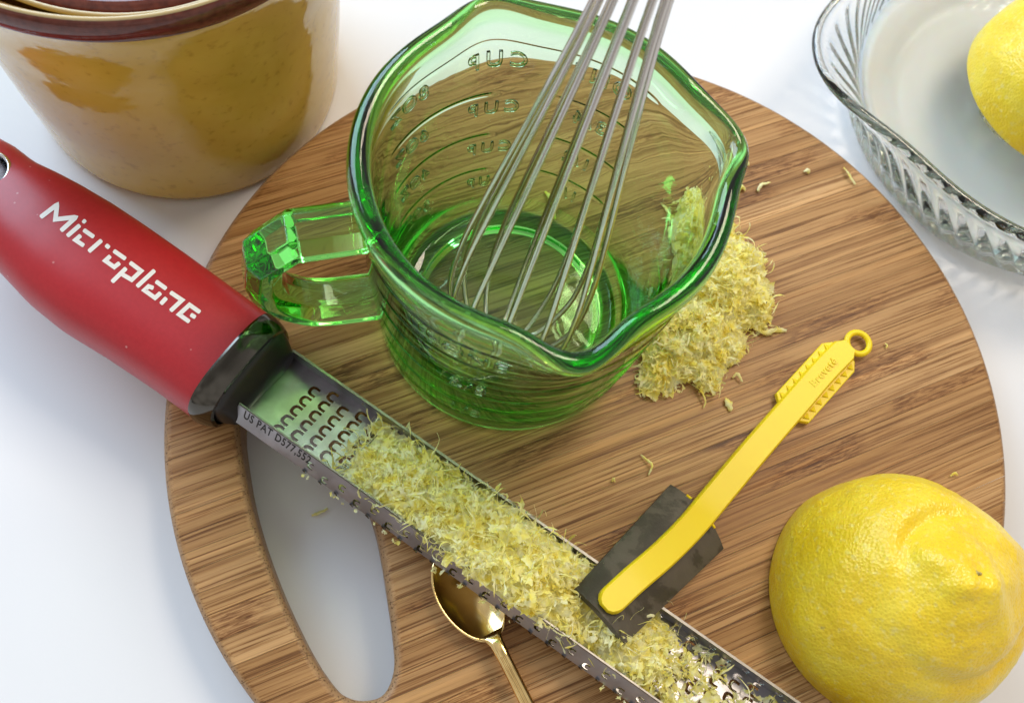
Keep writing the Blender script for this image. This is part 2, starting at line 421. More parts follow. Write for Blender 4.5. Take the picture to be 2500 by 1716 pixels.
def brown_mat():
    m, nt, b = new_mat('brown_glaze')
    v = obj_coord(nt, (1000, 1000, 1000))
    n = N(nt, 'ShaderNodeTexNoise', Scale=0.6, Detail=4.0); L(nt, v, n.inputs['Vector'])
    r = ramp(nt, [(0.3, (0.085, 0.018, 0.012)), (0.7, (0.150, 0.036, 0.022))]); L(nt, n.outputs['Fac'], r.inputs['Fac']); L(nt, r.outputs['Color'], b.inputs['Base Color'])
    b.inputs['Roughness'].default_value = 0.10
    return m
M['brown_glaze'] = brown_mat()

def juice_mat():
    m = bpy.data.materials.new('lemon_juice'); m.use_nodes = True; nt = m.node_tree; nt.nodes.clear()
    out = N(nt, 'ShaderNodeOutputMaterial')
    d = N(nt, 'ShaderNodeBsdfPrincipled'); d.inputs['Base Color'].default_value = (0.88, 0.89, 0.82, 1); d.inputs['Roughness'].default_value = 0.06
    d.inputs['Subsurface Weight'].default_value = 0.3; d.inputs['Subsurface Scale'].default_value = 0.004
    t = N(nt, 'ShaderNodeBsdfTransparent'); mx = N(nt, 'ShaderNodeMixShader'); mx.inputs[0].default_value = 0.50
    L(nt, t.outputs[0], mx.inputs[1]); L(nt, d.outputs[0], mx.inputs[2]); L(nt, mx.outputs[0], out.inputs['Surface'])
    return m
M['juice'] = juice_mat()

# ------------------------------------------------------------------ table
tb = obj('table_top', [(-900, -700, -25), (900, -700, -25), (900, 1100, -25), (-900, 1100, -25),
                       (-900, -700, 0), (900, -700, 0), (900, 1100, 0), (-900, 1100, 0)],
         [(3, 2, 1, 0), (4, 5, 6, 7), (0, 1, 5, 4), (1, 2, 6, 5), (2, 3, 7, 6), (3, 0, 4, 7)], M['table'], smooth=False)
tag(tb, 'smooth white table top under the round board', 'table', kind='structure')

# ------------------------------------------------------------------ cutting board: one object per bamboo strip
BC = Vector((29.4, 102.0)); BR = 122.8
board = empty('cutting_board', 'round bamboo cutting board with a leaf-shaped hand slot on the white table', 'cutting board')
board.location = (BC.x*S, BC.y*S, 0); board.rotation_euler = (0, 0, GRAIN)
cg, sg = cos(GRAIN), sin(GRAIN)
def to_board(p):
    x, y = p[0]-BC.x, p[1]-BC.y
    return (x*cg+y*sg, -x*sg+y*cg)
slot_px = [(584.5, 1058), (602.5, 1180), (629, 1287), (670, 1404), (715, 1507), (764, 1602), (813.5, 1673.5), (850, 1702), (895, 1709),
           (939, 1691), (962, 1629), (957, 1539), (944, 1449), (930, 1359), (912, 1275), (880, 1190), (820, 1095), (740, 1010), (660, 955), (605, 960), (586, 1000)]
sp = [Vector((*to_board(U(u, v, ZB)), 0)) for u, v in slot_px]
sp = [p for p in bez(sp+[sp[0]], 90)][:-1]
slot2 = [(p.x, p.y) for p in sp]
circ = [(BR*cos(2*pi*k/200), BR*sin(2*pi*k/200)) for k in range(200)]
bme = curve_plate([circ, slot2], (ZB-5)/2, 2.5, 3)
bm0 = bmesh.new(); bm0.from_mesh(bme)
bmesh.ops.remove_doubles(bm0, verts=bm0.verts, dist=1e-4)
bmesh.ops.recalc_face_normals(bm0, faces=bm0.faces)
for v in bm0.verts: v.co.z += ZB/2
y = -BR-0.5; cuts = [y]
rs = random.Random(11)
while y < BR: y += rs.uniform(4.6, 7.2); cuts.append(y)
for k in range(len(cuts)-1):
    y0, y1 = cuts[k]+0.05, cuts[k+1]-0.05
    bm = bm0.copy()
    for (yy, nn) in ((y0, -1), (y1, 1)):
        g = bm.verts[:]+bm.edges[:]+bm.faces[:]
        r = bmesh.ops.bisect_plane(bm, geom=g, plane_co=(0, yy, 0), plane_no=(0, nn, 0), clear_outer=True, dist=1e-5)
        ce = [e for e in r['geom_cut'] if isinstance(e, bmesh.types.BMEdge)]
        bmesh.ops.holes_fill(bm, edges=ce, sides=0)
    if len(bm.faces) < 4: bm.free(); continue
    dz = rs.uniform(-0.05, 0.0)
    for v in bm.verts: v.co = Vector((v.co.x*S, v.co.y*S, (v.co.z+(dz if v.co.z > 5 else 0))*S))
    me = bpy.data.meshes.new('bamboo_strip'); bm.to_mesh(me); bm.free()
    me.polygons.foreach_set('use_smooth', [True]*len(me.polygons))
    o = put('bamboo_strip', me, M['bamboo'], board); sharp(o, 40)
bm0.free()

# ------------------------------------------------------------------ green glass measuring cup
CC = Vector((-4.84, 120.9)); CH = 85.0
cup = empty('measuring_cup', 'green glass measuring cup with three spouts and a loop handle on the board', 'measuring cup')
cup.location = (CC.x*S, CC.y*S, (ZB+0.05)*S)
SPOUTS = [radians(28.3), radians(-65.8), radians(122.0)]
HANG = radians(-151.5)
def angd(a, b): return (a-b+pi) % (2*pi)-pi
def spout(a):
    return sum(exp(-(abs(angd(a, s))/radians(12.5))**2.0) for s in SPOUTS)
RIDGES = [(70.2, [(58, 168), (-138, -16)], 0.34)]+[(z, [(60, 97), (117, 168)], 0.30) for z in (53.2, 36.4, 20.6)]+[(z, [(-138, -16)], 0.30) for z in (58.5, 47.5, 36.0, 25.0, 13.0)]
def cup_warp(r, z, a):
    g = spout(a); k = smoothstep(44, 85, z)
    side = sum(exp(-((abs(angd(a, s))-radians(30))/radians(13))**2) for s in SPOUTS)
    f = min(1.0, r/30.0)
    if r > 37.4 and 5 < z < 72.2:               # raised graduation lines, moulded into the outside of the wall
        ad = math.degrees(a) % 360; ad = ad-360 if ad > 180 else ad
        for (z0, spans, hgt) in RIDGES:
            if abs(z-z0) < 1.2:
                for (b0, b1) in spans:
                    if b0 < ad < b1: r += hgt*exp(-((z-z0)/0.42)**2)*min(1, (ad-b0)/4, (b1-ad)/4)
    return r+f*(5.0*g*k*k-0.15*side*k*k), z-(2.2*g)*smoothstep(72, 85, z)
outer = [(0, 3.8), (14, 3.8), (23, 3.8), (25.2, 3.2), (26.6, 0.9), (28.5, 0), (32.0, 0), (34.8, 0.2), (36.3, 1.1), (37.1, 2.8), (37.5, 5.0)]
for k in range(1, 149): outer.append((37.5+4.5*(k/148)**0.8, 5.0+(72-5.0)*k/148))
outer += [(42.2, 75), (42.8, 77.2), (43.3, 79.6), (43.5, 81.6), (43.2, 83.4), (42.3, 84.6), (41.0, 85.0), (39.7, 84.7), (38.6, 83.7), (38.1, 82.2), (38.3, 80.2), (39.4, 77.4)]
outer += [(39.9-(39.9-37.6)*(k/6)**1.1, 74-29*k/6) for k in range(1, 7)]
outer += [(36.7, 38), (36.0, 31), (35.2, 24.5), (34.3, 18.5), (33.2, 13.2), (32.1, 10.0), (31.0, 8.1), (30.1, 7.1), (29.3, 6.8), (26, 6.8), (14, 6.8), (0, 6.8)]
lathe('body', outer, 288, M['green_glass'], cup, warp=cup_warp)
def wall_r(z, a):
    zz = min(max(z, 4.5), 72)
    r = 37.5+4.5*((max(zz, 5.0)-5.0)/67.0)**0.8
    g = spout(a); k = smoothstep(44, 85, z)
    return r+5.0*g*k*k
# handle: faceted loop in the vertical plane through the axis
hp = [Vector((38.8, 0, 67)), Vector((56.8, 0, 67.2)), Vector((64.2, 0, 60.0))] + bez([(65.6, 0, 50), (64.2, 0, 41), (59, 0, 33), (52, 0, 28.6), (36.6, 0, 27)], 20)
V = []; oct8 = [(-6.4, 1.4), (-3.4, 4.4), (3.4, 4.4), (6.4, 1.4), (6.4, -1.4), (3.4, -4.4), (-3.4, -4.4), (-6.4, -1.4)]
for i, p in enumerate(hp):
    t = (hp[min(i+1, len(hp)-1)]-hp[max(i-1, 0)]).normalized(); bno = Vector((0, 1, 0)); nn = t.cross(bno).normalized()
    for (w, h) in oct8:
        q = p+bno*w+nn*h; V.append((q.x*cos(HANG)-q.y*sin(HANG), q.x*sin(HANG)+q.y*cos(HANG), q.z))
F = grid_faces(len(hp), 8, wrap_v=True); F.append(tuple(range(8))); F.append(tuple((len(hp)-1)*8+k for k in range(8)))
ho = obj('handle', V, F, M['green_glass'], cup, smooth=True); fix_normals(ho)
bvm = ho.modifiers.new('bevel', 'BEVEL'); bvm.width = 0.5*S; bvm.segments = 2; bvm.limit_method = 'ANGLE'; bvm.angle_limit = radians(25)
bvm.harden_normals = True
sharp(ho, 28)

def wrap_text(body, phi, z, size, spacing, depth=0.42):
    me = text_mesh(body, size, depth*0.5, 0.14, spacing)
    for v in me.vertices:
        x, yv, zv = v.co
        zz = z+yv; a = phi+x/41.0
        R = wall_r(zz, a)+zv+depth*0.5-0.02
        v.co = (R*cos(a)*S, R*sin(a)*S, zz*S)
    put('lettering', me, M['green_glass'], cup)
rows = [(70.2, 'ONE', '8OZ'), (53.2, '3/4', '6OZ'), (36.4, '1/2', '4OZ'), (20.6, '1/4', '2OZ')]
for i, (z, a_, b_) in enumerate(rows):
    k = 1-0.06*i
    wrap_text(a_, radians(80), z-7.6, 7.0*k, 1.25); wrap_text('CUP', radians(118.5), z-7.6, 6.6*k, 1.45); wrap_text(b_, radians(156), z-7.9, 6.6*k, 1.2)
for (z, a_) in ((70.2, 'ONE'), (47.5, '2/3'), (25.0, '1/3')):
    wrap_text(a_, radians(-94), z-8.0, 6.8, 1.2)

# ------------------------------------------------------------------ whisk
whisk = empty('whisk', 'steel wire whisk leaning in the green measuring cup', 'whisk')
wt = U(1196, 888, ZB+9.2); we = UD(1545, 0, 196)
wax = (we-wt).normalized(); WL = 165.0
wn = wax.orthogonal().normalized(); wb = wax.cross(wn)
def whisk_loop(k, nl, width, length, ang0):
    a = ang0+pi*k/nl; e = wn*cos(a)+wb*sin(a); pts = []
    prof = [(5.0-0.25*k, WL), (5.6, 140), (7.6, 114), (12.0, 82), (16.6, 52), (19.0, 33), (18.6, 17), (12.5, 4.6), (4.8, 0.8)]
    half = []
    for (r, h) in prof:
        half.append((r*width if h < 120 else r, h if h > 100 else h*length+(1-length)*20*0))
    base = 0.6+k*1.7
    for (r, h) in half: pts.append(wt+e*r+wax*(base+h*(WL-base)/WL))
    pts.append(wt+wax*(base+0.2))
    for (r, h) in half[::-1]: pts.append(wt-e*r+wax*(base+h*(WL-base)/WL))
    return bez(pts, 84)
NL = 6
for k in range(NL):
    V, F = tube(whisk_loop(k, NL, 1.0-0.02*k, 1.0, 0.22), 0.74, 8)
    obj('wire', V, F, M['whisk_wire'], whisk)
hv, hf = tube([wt+wax*h for h in (WL-6, WL-4, WL, WL+4, WL+30, WL+60, WL+95, WL+104, WL+107)], [5.2, 6.6, 6.9, 6.6, 7.5, 9.2, 9.0, 7.6, 4.5], 24)
obj('handle', hv, hf, M['whisk_grip'], whisk)

# ------------------------------------------------------------------ zester
ZF = 24.0
ZO = Vector((-63.03, 75.80)); zd = Vector((0.94978, -0.31291)); zn = Vector((0.31291, 0.94978))
zest_ang = math.atan2(zd.y, zd.x)
zester = empty('zester', 'steel zester with a red handle lying across the bamboo board, full of lemon zest', 'zester')
zester.location = (ZO.x*S, ZO.y*S, 0); zester.rotation_euler = (0, 0, zest_ang)
def loc_z(p): q = Vector((p[0], p[1]))-ZO; return (q.dot(zd), q.dot(zn))
def wz(s, t, z): q = ZO+zd*s+zn*t; return Vector((q.x, q.y, z))
HT = [(-122, -1.0, 1.0, 3), (-121, -5.5, 5.0, 6), (-118, -9.6, 8.6, 8), (-112, -13.2, 11.6, 9.6), (-104, -15.0, 12.6, 10.2), (-96, -15.0, 13.4, 10.6), (-88, -15.2, 13.0, 11.2),
      (-80, -16.0, 14.3, 12.0), (-72, -17.4, 15.2, 12.7), (-62, -19.2, 15.9, 13.2), (-50, -19.8, 16.1, 13.4), (-36, -18.8, 16.0, 13.3), (-20, -18.3, 15.6, 13.2), (-7, -18.5, 15.3, 13.0)]
HZC = 31.2
def hsec(s):
    ss = [h[0] for h in HT]
    a = np.interp(s, ss, [h[1] for h in HT]); b = np.interp(s, ss, [h[2] for h in HT]); hz = np.interp(s, ss, [h[3] for h in HT])
    return (a+b)/2, (b-a)/2, hz
NE = 2.45
def handle_top(s, t):
    c, w, h = hsec(s); x = min(0.995, abs((t-c)/w))
    return HZC+h*(1-x**NE)**(1/NE)
def loft(secs, n, ne):
    V = []
    for (s, c, w, h, zc) in secs:
        for k in range(n):
            a = 2*pi*k/n; ca, sa = cos(a), sin(a)
            V.append((s, c+w*math.copysign(abs(ca)**(2/ne), ca), zc+h*math.copysign(abs(sa)**(2/ne), sa)))
    F = grid_faces(len(secs), n, wrap_v=True); F.append(tuple(range(n))); F.append(tuple((len(secs)-1)*n+k for k in range(n)))
    return V, F
secs = []
for s in [-122, -121.4, -120.5, -119, -117] + list(np.arange(-114, -7, 3.0)) + [-7.0]:
    c, w, h = hsec(s); secs.append((s, c, w, h, HZC))
V, F = loft(secs, 56, NE)
hob = obj('handle', V, F, M['red'], zester); fix_normals(hob)
hq = loc_z(U(-27, 415, 41))
cv, cf = [], []
for k in range(40):
    a = 2*pi*k/40; cv += [(hq[0]+5.6*cos(a), hq[1]+5.6*sin(a), 5), (hq[0]+5.6*cos(a), hq[1]+5.6*sin(a), 60)]
cf = [(2*k, (2*k+2) % 80, (2*k+3) % 80, 2*k+1) for k in range(40)]+[tuple(range(0, 80, 2))[::-1], tuple(range(1, 80, 2))]
cutter = obj('tmp_cutter', cv, cf, M['red'], zester, smooth=False); fix_normals(cutter)
bo = hob.modifiers.new('hole', 'BOOLEAN'); bo.operation = 'DIFFERENCE'; bo.object = cutter; bo.solver = 'EXACT'
bpy.context.view_layer.update()
nm = bpy.data.meshes.new_from_object(hob.evaluated_get(bpy.context.evaluated_depsgraph_get()))
hob.modifiers.clear(); hob.data = nm; bpy.data.objects.remove(cutter); sharp(hob, 45)
prof = []
for (r, z) in ((5.55, 21.2), (5.55, 40.2), (5.9, 41.2), (5.5, 41.9), (4.9, 41.7), (4.5, 40.6), (4.4, 38), (4.4, 21.2)): prof.append((r, z))
lathe('hanging_ring', prof+[prof[0]], 48, M['ring_chrome'], zester, center=(hq[0], hq[1], 0))

# printed brand lettering, traced as strokes and laid on the grip
A = lambda x, y: (80+x/8.859, 480+y/8.859)
B = lambda x, y: (280+x/8.859, 620+y/8.859)
letters = {
 'M': [[A(185, 445), A(530, 180), A(492, 500), A(940, 450), A(625, 735)]],
 'i': [[A(760, 850), A(1010, 635)], [A(1100, 530), A(1130, 556)]],
 'c': [[A(1115, 735), A(1310, 872)], [A(1030, 855), A(925, 945), A(1095, 1060)]],
 'r': [[A(1225, 1185), A(1480, 960)], [A(1595, 1062), A(1645, 1105)]],
 'o': [[A(1765, 1185), B(225, 105)], [A(1670, 1300), A(1570, 1392), A(1765, 1530), A(1870, 1450)]],
 'p': [[B(-45, 600), B(240, 322)], [B(345, 200), B(575, 372), B(370, 565), B(165, 445)]],
 'l': [[B(855, 370), B(495, 700)]],
 'a': [[B(905, 605), B(1105, 750)], [B(825, 738), B(735, 705), B(645, 790), B(875, 955), B(985, 855)]],
 'n': [[B(1220, 842), B(1460, 1002), B(1220, 1225)], [B(1110, 965), B(1010, 1075)]],
 'e': [[B(1835, 1258), B(1620, 1105), B(1395, 1312), B(1605, 1462)], [B(1660, 1322), B(1735, 1368)]]}
def on_grip(u, v):
    z = 44.0
    for _ in range(12):
        s, t = loc_z(U(u, v, z)); z = handle_top(s, t)
    return (s, t, z+0.12)
def stroke(pts, w, capw=0.62):
    P2 = [Vector(p) for p in pts]; out = []
    for i in range(len(P2)-1):
        n = max(2, int((P2[i+1]-P2[i]).length/3))
        for j in range(n): out.append((P2[i].lerp(P2[i+1], j/n), j == 0 and i > 0))
    out.append((P2[-1], False))
    V = []; m = len(out)
    d0 = (out[1][0]-out[0][0]).normalized(); d1 = (out[-1][0]-out[-2][0]).normalized()
    rows_ = [(out[0][0]-d0*w*0.22, Vector((-d0.y, d0.x))*w*0.5*capw)]
    for i, (p, corner) in enumerate(out):
        if 0 < i < m-1:
            da = (p-out[i-1][0]).normalized(); db = (out[i+1][0]-p).normalized()
            na = Vector((-da.y, da.x)); nb = Vector((-db.y, db.x)); mi = (na+nb)
            mi = mi/max(0.55, mi.length_squared/2)/1.0 if mi.length > 1e-6 else na
            rows_.append((p, mi*(w*0.5)))
        else:
            dd = d0 if i == 0 else d1; rows_.append((p, Vector((-dd.y, dd.x))*w*0.5))
    rows_.append((out[-1][0]+d1*w*0.22, Vector((-d1.y, d1.x))*w*0.5*capw))
    for (p, o_) in rows_:
        for k in (-1, -0.33, 0.33, 1): V.append(p+o_*k)
    return V, grid_faces(len(rows_), 4)
for ch, strokes in letters.items():
    V = []; F = []
    for sgm in strokes:
        v2, f2 = stroke(sgm, 11.2 if ch == 'M' else 10.6)
        o0 = len(V); V += [on_grip(p.x, p.y) for p in v2]; F += [tuple(i+o0 for i in f) for f in f2]
    lo = obj('printed_letter', V, F, M['white_print'], hob); fix_normals(lo)

# collar
cs = [(-7.0, -1.6, 17.15, 13.15, HZC), (-6.4, -1.6, 17.25, 13.25, HZC), (-4.6, -1.5, 16.9, 12.6, HZC-0.1), (-2.4, -1.2, 16.2, 11.2, HZC-0.8), (-1.6, -1.1, 15.7, 10.6, HZC-1.0),
      (-1.5, -1.0, 14.8, 9.6, HZC-1.2), (-3.5, -0.6, 14.3, 9.2, HZC-1.2)]
V, F = loft(cs, 56, 2.8)
co = obj('collar', V, F, M['collar'], zester); fix_normals(co); sharp(co, 30)
V, F = loft([(-4.0, -0.6, 14.6, 9.5, HZC-1.2), (-1.9, -0.6, 14.4, 9.2, HZC-1.4), (-0.4, -0.5, 13.8, 7.8, HZC-2.4), (1.6, -0.4, 12.6, 5.2, HZC-4.4), (2.2, -0.4, 12.0, 4.4, HZC-4.8)], 40, 3.2)
obj('throat', V, F, M['black_plastic'], zester); fix_normals(zester.children[-1])

# blade: floor plate with C-shaped openings, two leaning rails with openings, small standing teeth
def cee(s0, t0, k=1.0, flip=1):
    o = [(1.05, 1.45), (-0.2, 1.5), (-1.0, 1.2), (-1.35, 0.55), (-1.35, -0.55), (-1.0, -1.2), (-0.2, -1.5), (1.05, -1.45),
         (1.05, -0.72), (0.0, -0.78), (-0.45, -0.55), (-0.55, 0), (-0.45, 0.55), (0.0, 0.78), (1.05, 0.72)]
    return [(s0+x*k*flip, t0+yv*k) for x, yv in o]
BL = 196.0; BROLL = radians(-15)
def bl(s, t, zr):
    """blade frame (rolled about its long axis) -> zester frame"""
    return (s, t*cos(BROLL)-zr*sin(BROLL), ZF+t*sin(BROLL)+zr*cos(BROLL))
floor_out = [(-3, -12.6), (BL, -12.6), (BL, 12.6), (-3, 12.6)]
holes = []; s = 12.0; row = 0
while s < BL-4:
    for j in range(-3, 4):
        t = j*3.9+(1.95 if row % 2 else 0.0)
        if abs(t) < 11.0: holes.append(cee(s, t, 1.15))
    s += 4.9; row += 1
pm = curve_plate([floor_out]+holes, 0.16)
for v in pm.vertices: v.co = Vector(bl(*v.co))*S
put('blade_floor', pm, M['blade'], zester)
RL = 6.6; LEAN = radians(16)
rail_holes = []; s = 26.0; i = 0
while s < BL-3:
    rail_holes.append(cee(s, 3.1 if i % 2 == 0 else 1.55, 0.82)); s += 5.15; i += 1
for side in (-1, 1):
    rm = curve_plate([[(0.2, 0), (BL, 0), (BL, RL), (1.4, RL)]]+rail_holes, 0.16)
    for v in rm.vertices:
        x, vv, d = v.co
        if side < 0: t = -12.75+vv*sin(LEAN)+d*-cos(LEAN); z = 0.1+vv*cos(LEAN)+d*sin(LEAN)
        else: t = 12.75-vv*sin(LEAN)+d*cos(LEAN); z = 0.1+vv*cos(LEAN)+d*sin(LEAN)
        v.co = Vector(bl(x, t, z))*S
    put('rail', rm, M['blade'], zester)
    # folded hem along the top of the rail
    hem = []
    for x in (1.4, BL):
        t0 = side*(12.75-RL*sin(LEAN)); z0 = 0.1+RL*cos(LEAN)
        for (dt, dz_) in ((-0.25, 0.0), (-0.25, 0.35), (0.5 if side > 0 else 0.22, 0.35), (0.7 if side > 0 else 0.24, -0.1), (0.5 if side > 0 else 0.22, -0.35)): hem.append(bl(x, t0+side*dt, z0+dz_))
    fix_normals(obj('rail_hem', hem, [(k, (k+1) % 5, 5+(k+1) % 5, 5+k) for k in range(5)]+[(0, 1, 2, 3, 4), (5, 6, 7, 8, 9)], M['hem'], zester, smooth=False))
# one tooth shared by all: a small curled lip
tv = []
for i in range(4):
    q = i/3
    for j in range(5):
        p = j/4*2-1
        tv.append((-0.6+1.25*q, p*0.7*(1-0.25*q), -0.10-0.5*q*(1-0.5*p*p)))
tm = mesh_from('tooth', tv, grid_faces(4, 5))
def add_tooth(s, t, z, roll):
    o = put('tooth', tm, M['tooth'], zester); o.location = Vector(bl(s, t, z-ZF))*S; o.rotation_euler = (roll+BROLL, 0, 0)
s = 24.0; i = 0
while s < 168:
    add_tooth(s+1.0, -12.95, ZF+0.35, radians(-52)); add_tooth(s+2.5, 12.95, ZF+0.35, radians(52)); s += 5.15; i += 1
# etched patent marking on the near rail
pt = text_mesh('US PAT D577,552', 3.3, 0.0, 0.0, 1.12, 'LEFT', bold=0.07)
for v in pt.vertices: v.co = Vector((v.co.x*0.80, v.co.y*1.2, 0))
for v in pt.vertices:
    x, yv, _ = v.co; vv = RL-1.55-(2.15-yv); x2 = 3.6+x
    vv = 3.3+yv
    t = -12.75+vv*sin(LEAN)-0.2*cos(LEAN); z = 0.1+vv*cos(LEAN)+0.2*sin(LEAN)
    v.co = Vector(bl(x2, t, z))*S
put('etched_marking', pt, M['black_print'], zester)

# ------------------------------------------------------------------ lemon zest
def ribbon(V, F, p, d, nrm, length, width, curl, n, r):
    """one ragged, curling shaving"""
    p = Vector(p); d = Vector(d).normalized(); nrm = (Vector(nrm)-d*Vector(nrm).dot(d)).normalized()
    step = length/n; base = len(V); tw = r.uniform(-0.5, 0.5); c2 = r.uniform(-0.35, 0.35); c1 = curl
    ph_ = r.uniform(0, 6)
    for i in range(n+1):
        q = i/n; w = width*(0.25+0.75*math.sin(pi*min(1, 0.10+q*0.86)))*(0.75+0.45*math.sin(ph_+q*9))
        b = d.cross(nrm)
        w1 = w*r.uniform(0.3, 1.15)*0.5; w2 = w*r.uniform(0.3, 1.15)*0.5
        cup_ = nrm*(0.22*w)
        V.append(tuple(p+b*w1+cup_)); V.append(tuple(p)); V.append(tuple(p-b*w2+cup_))
        p = p+d*step*r.uniform(0.7, 1.3)
        c1 += r.uniform(-0.16, 0.16)
        nd = d+nrm*c1+b*c2*0.6; nd.normalize(); nrm = (nrm-nd*nrm.dot(nd)+b*tw*0.4).normalized(); d = nd
        nrm = (nrm-d*nrm.dot(d)).normalized()
    for i in range(n):
        a = base+3*i; F.append((a, a+3, a+4, a+1)); F.append((a+1, a+4, a+5, a+2))

def flake(V, F, p, r, size):
    """crumpled lacy scrap of peel"""
    p = Vector(p); base = len(V); na_, nb_ = 6, 5
    az = r.uniform(0, 2*pi); tilt = Vector((r.uniform(-0.7, 0.7), r.uniform(-0.7, 0.7), 1)).normalized()
    e1 = Vector((cos(az), sin(az), 0)); e1 = (e1-tilt*e1.dot(tilt)).normalized(); e2 = tilt.cross(e1)
    asp = r.uniform(0.45, 0.9); off = Vector((r.uniform(0, 99), r.uniform(0, 99), 0)); bend = r.uniform(-0.5, 0.5)/size
    for i in range(na_):
        a = (i/(na_-1)-0.5)*2
        for j in range(nb_):
            b = (j/(nb_-1)-0.5)*2
            k = 1.0
            if i in (0, na_-1) or j in (0, nb_-1): k = r.uniform(0.55, 1.15)
            x = a*size*0.5*k; y_ = b*size*0.5*asp*k
            q = off+Vector((x, y_, 0))*0.9
            z = bend*x*x+0.28*size*noise.noise(q*0.8)+0.16*size*noise.noise(q*2.1)
            V.append(tuple(p+e1*x+e2*y_+tilt*z))
    for i in range(na_-1):
        for j in range(nb_-1):
            if r.random() < 0.14: continue
            c = base+i*nb_+j; F.append((c, c+nb_, c+nb_+1, c+1))

def pile(count, sampler, seed, lmin, lmax, wmin, wmax):
    r = random.Random(seed); V = []; F = []
    for _ in range(count):
        x, yv, z, zlo, surf = sampler(r)
        el = r.uniform(-0.25, 0.55) if surf else r.uniform(-0.25, 0.25)
        az = r.uniform(0, 2*pi)
        d = (cos(az)*cos(el), sin(az)*cos(el), sin(el))
        nrm = (r.uniform(-0.6, 0.6), r.uniform(-0.6, 0.6), 1.0)
        o0 = len(V); kind = r.random()
        if kind < 0.22: wd = r.uniform(0.25, 0.5); ln = r.uniform(lmin, lmax*1.25)      # threads
        elif kind < 0.75: wd = r.uniform(wmin, wmax); ln = r.uniform(lmin, lmax)           # shavings
        else: wd = r.uniform(wmax, wmax*1.6); ln = r.uniform(lmin*0.8, lmax*0.7)          # flakes
        if kind > 0.60: flake(V, F, (x, yv, z), r, r.uniform(1.6, 5.2))
        else: ribbon(V, F, (x, yv, z), d, nrm, ln, wd, r.uniform(-0.5, 0.5), r.randint(9, 14), r)
        for i in range(o0, len(V)):
            if V[i][2] < zlo: V[i] = (V[i][0], V[i][1], zlo+r.uniform(0, 0.25))
    return V, F

def curls(V, F, count, sampler, seed):
    r = random.Random(seed); k = 0
    while k < count:
        x, yv, z, zlo, surf = sampler(r)
        if not surf: continue
        sl, tl = loc_z((x, yv))
        if 92 < sl < 134 and -9 < tl < 45: continue      # kept clear of the scraper pad
        k += 1; az = r.uniform(0, 2*pi); el = r.uniform(-0.1, 0.9); o0 = len(V)
        ribbon(V, F, (x, yv, z), (cos(az)*cos(el), sin(az)*cos(el), sin(el)), (r.uniform(-1, 1), r.uniform(-1, 1), 0.8), r.uniform(5, 13), r.uniform(0.4, 1.5), -r.uniform(0.15, 0.5), 15, r)
        for i in range(o0, len(V)):
            if V[i][2] < zlo: V[i] = (V[i][0], V[i][1], zlo+r.uniform(0, 0.25))

def mound(V, F, fn, us, vs, z0, k, tilt=lambda a, b: 0):
    """packed core of a heap so that no ground shows between the shavings"""
    o0 = len(V); idx = {}
    for i, a in enumerate(us):
        for j, b in enumerate(vs):
            x, yv, h = fn(a, b); idx[i, j] = (len(V), h)
            V.append((x, yv, z0+tilt(a, b)+h*k+((1.1*noise.noise(Vector((x*0.55, yv*0.55, 1)))+0.7*noise.noise(Vector((x*1.4, yv*1.4, 4))))*min(1, h*0.5) if h > 0.2 else -0.3)))
    for i in range(len(us)-1):
        for j in range(len(vs)-1):
            q = [idx[i, j], idx[i+1, j], idx[i+1, j+1], idx[i, j+1]]
            if min(c[1] for c in q) > 0.9: F.append(tuple(c[0] for c in q))

def h_channel(s, t):
    if s < 30 or s > 172: return 0
    hs = np.interp(s, [30, 38, 48, 62, 74, 86, 95, 101, 106, 118, 126, 136, 146, 156, 168], [0.6, 4.2, 9.0, 11.0, 13.5, 16.0, 15.0, 10.0, 7.5, 8.5, 8.0, 4.4, 1.8, 1.2, 1.0])
    return hs*max(0, 1-(abs(t-0.5)/(12.6 if s < 104 else 10.8))**(3.4 if s < 104 else 2.4))
def samp_channel(r):
    while True:
        s = r.uniform(30, 170); t = r.uniform(-10.8, 11.6)
        h = h_channel(s, t)*(1+0.35*noise.noise(Vector((s*0.14, t*0.2, 3))))+0.9*noise.noise(Vector((s*0.18, t*0.25, 3)))
        if 60 < s < 104 and t > 6: h *= 0.85
        if h < 0.25: continue
        if r.random() > (h+1.6)/9: continue
        q = r.random()**0.45
        lim = 0.55 if s > 128 else 1.0
        if r.random() > lim: continue
        z = ZF-0.268*t+0.35+h*q
        p = wz(s, t, z)
        return p.x, p.y, z, ZF-0.268*t+0.3, q > 0.75
V, F = pile(2500, samp_channel, 3, 3.5, 10.0, 0.7, 1.7)
curls(V, F, 330, samp_channel, 17)
mound(V, F, lambda a, b: (wz(a, b, 0).x, wz(a, b, 0).y, (h_channel(a, b) if a < 130 else 0)), np.arange(34, 132, 0.5), np.arange(-11, 11.6, 0.5), ZF+0.2, 0.76, lambda a, b: -0.268*b)
V2 = []
for (x, yv, z) in V:                        # keep what lies low between the rails
    s, t = loc_z((x, yv)); zz = z
    zr = zz-(ZF-0.268*t); lim = 12.0-0.21*min(max(zr, 0), 7) if zr < 6.6 else 14.0
    tt = t+0.2*max(0, min(zr, 7))*-1
    if abs(tt) > lim: t = math.copysign(lim, tt)+(t-tt)
    V2.append(tuple(wz(s, t, zz)))
rz = random.Random(41)                      # crumbs caught on the teeth under the near rail
for k in range(26):
    q = bl(rz.uniform(24, 160), -13.3-rz.uniform(0, 0.7), rz.uniform(-0.8, 0.4)); w_ = wz(q[0], q[1], q[2])
    flake(V2, F, w_, rz, rz.uniform(0.8, 2.0))
zp = obj('zest_pile', V2, F, M['zest'], smooth=True)
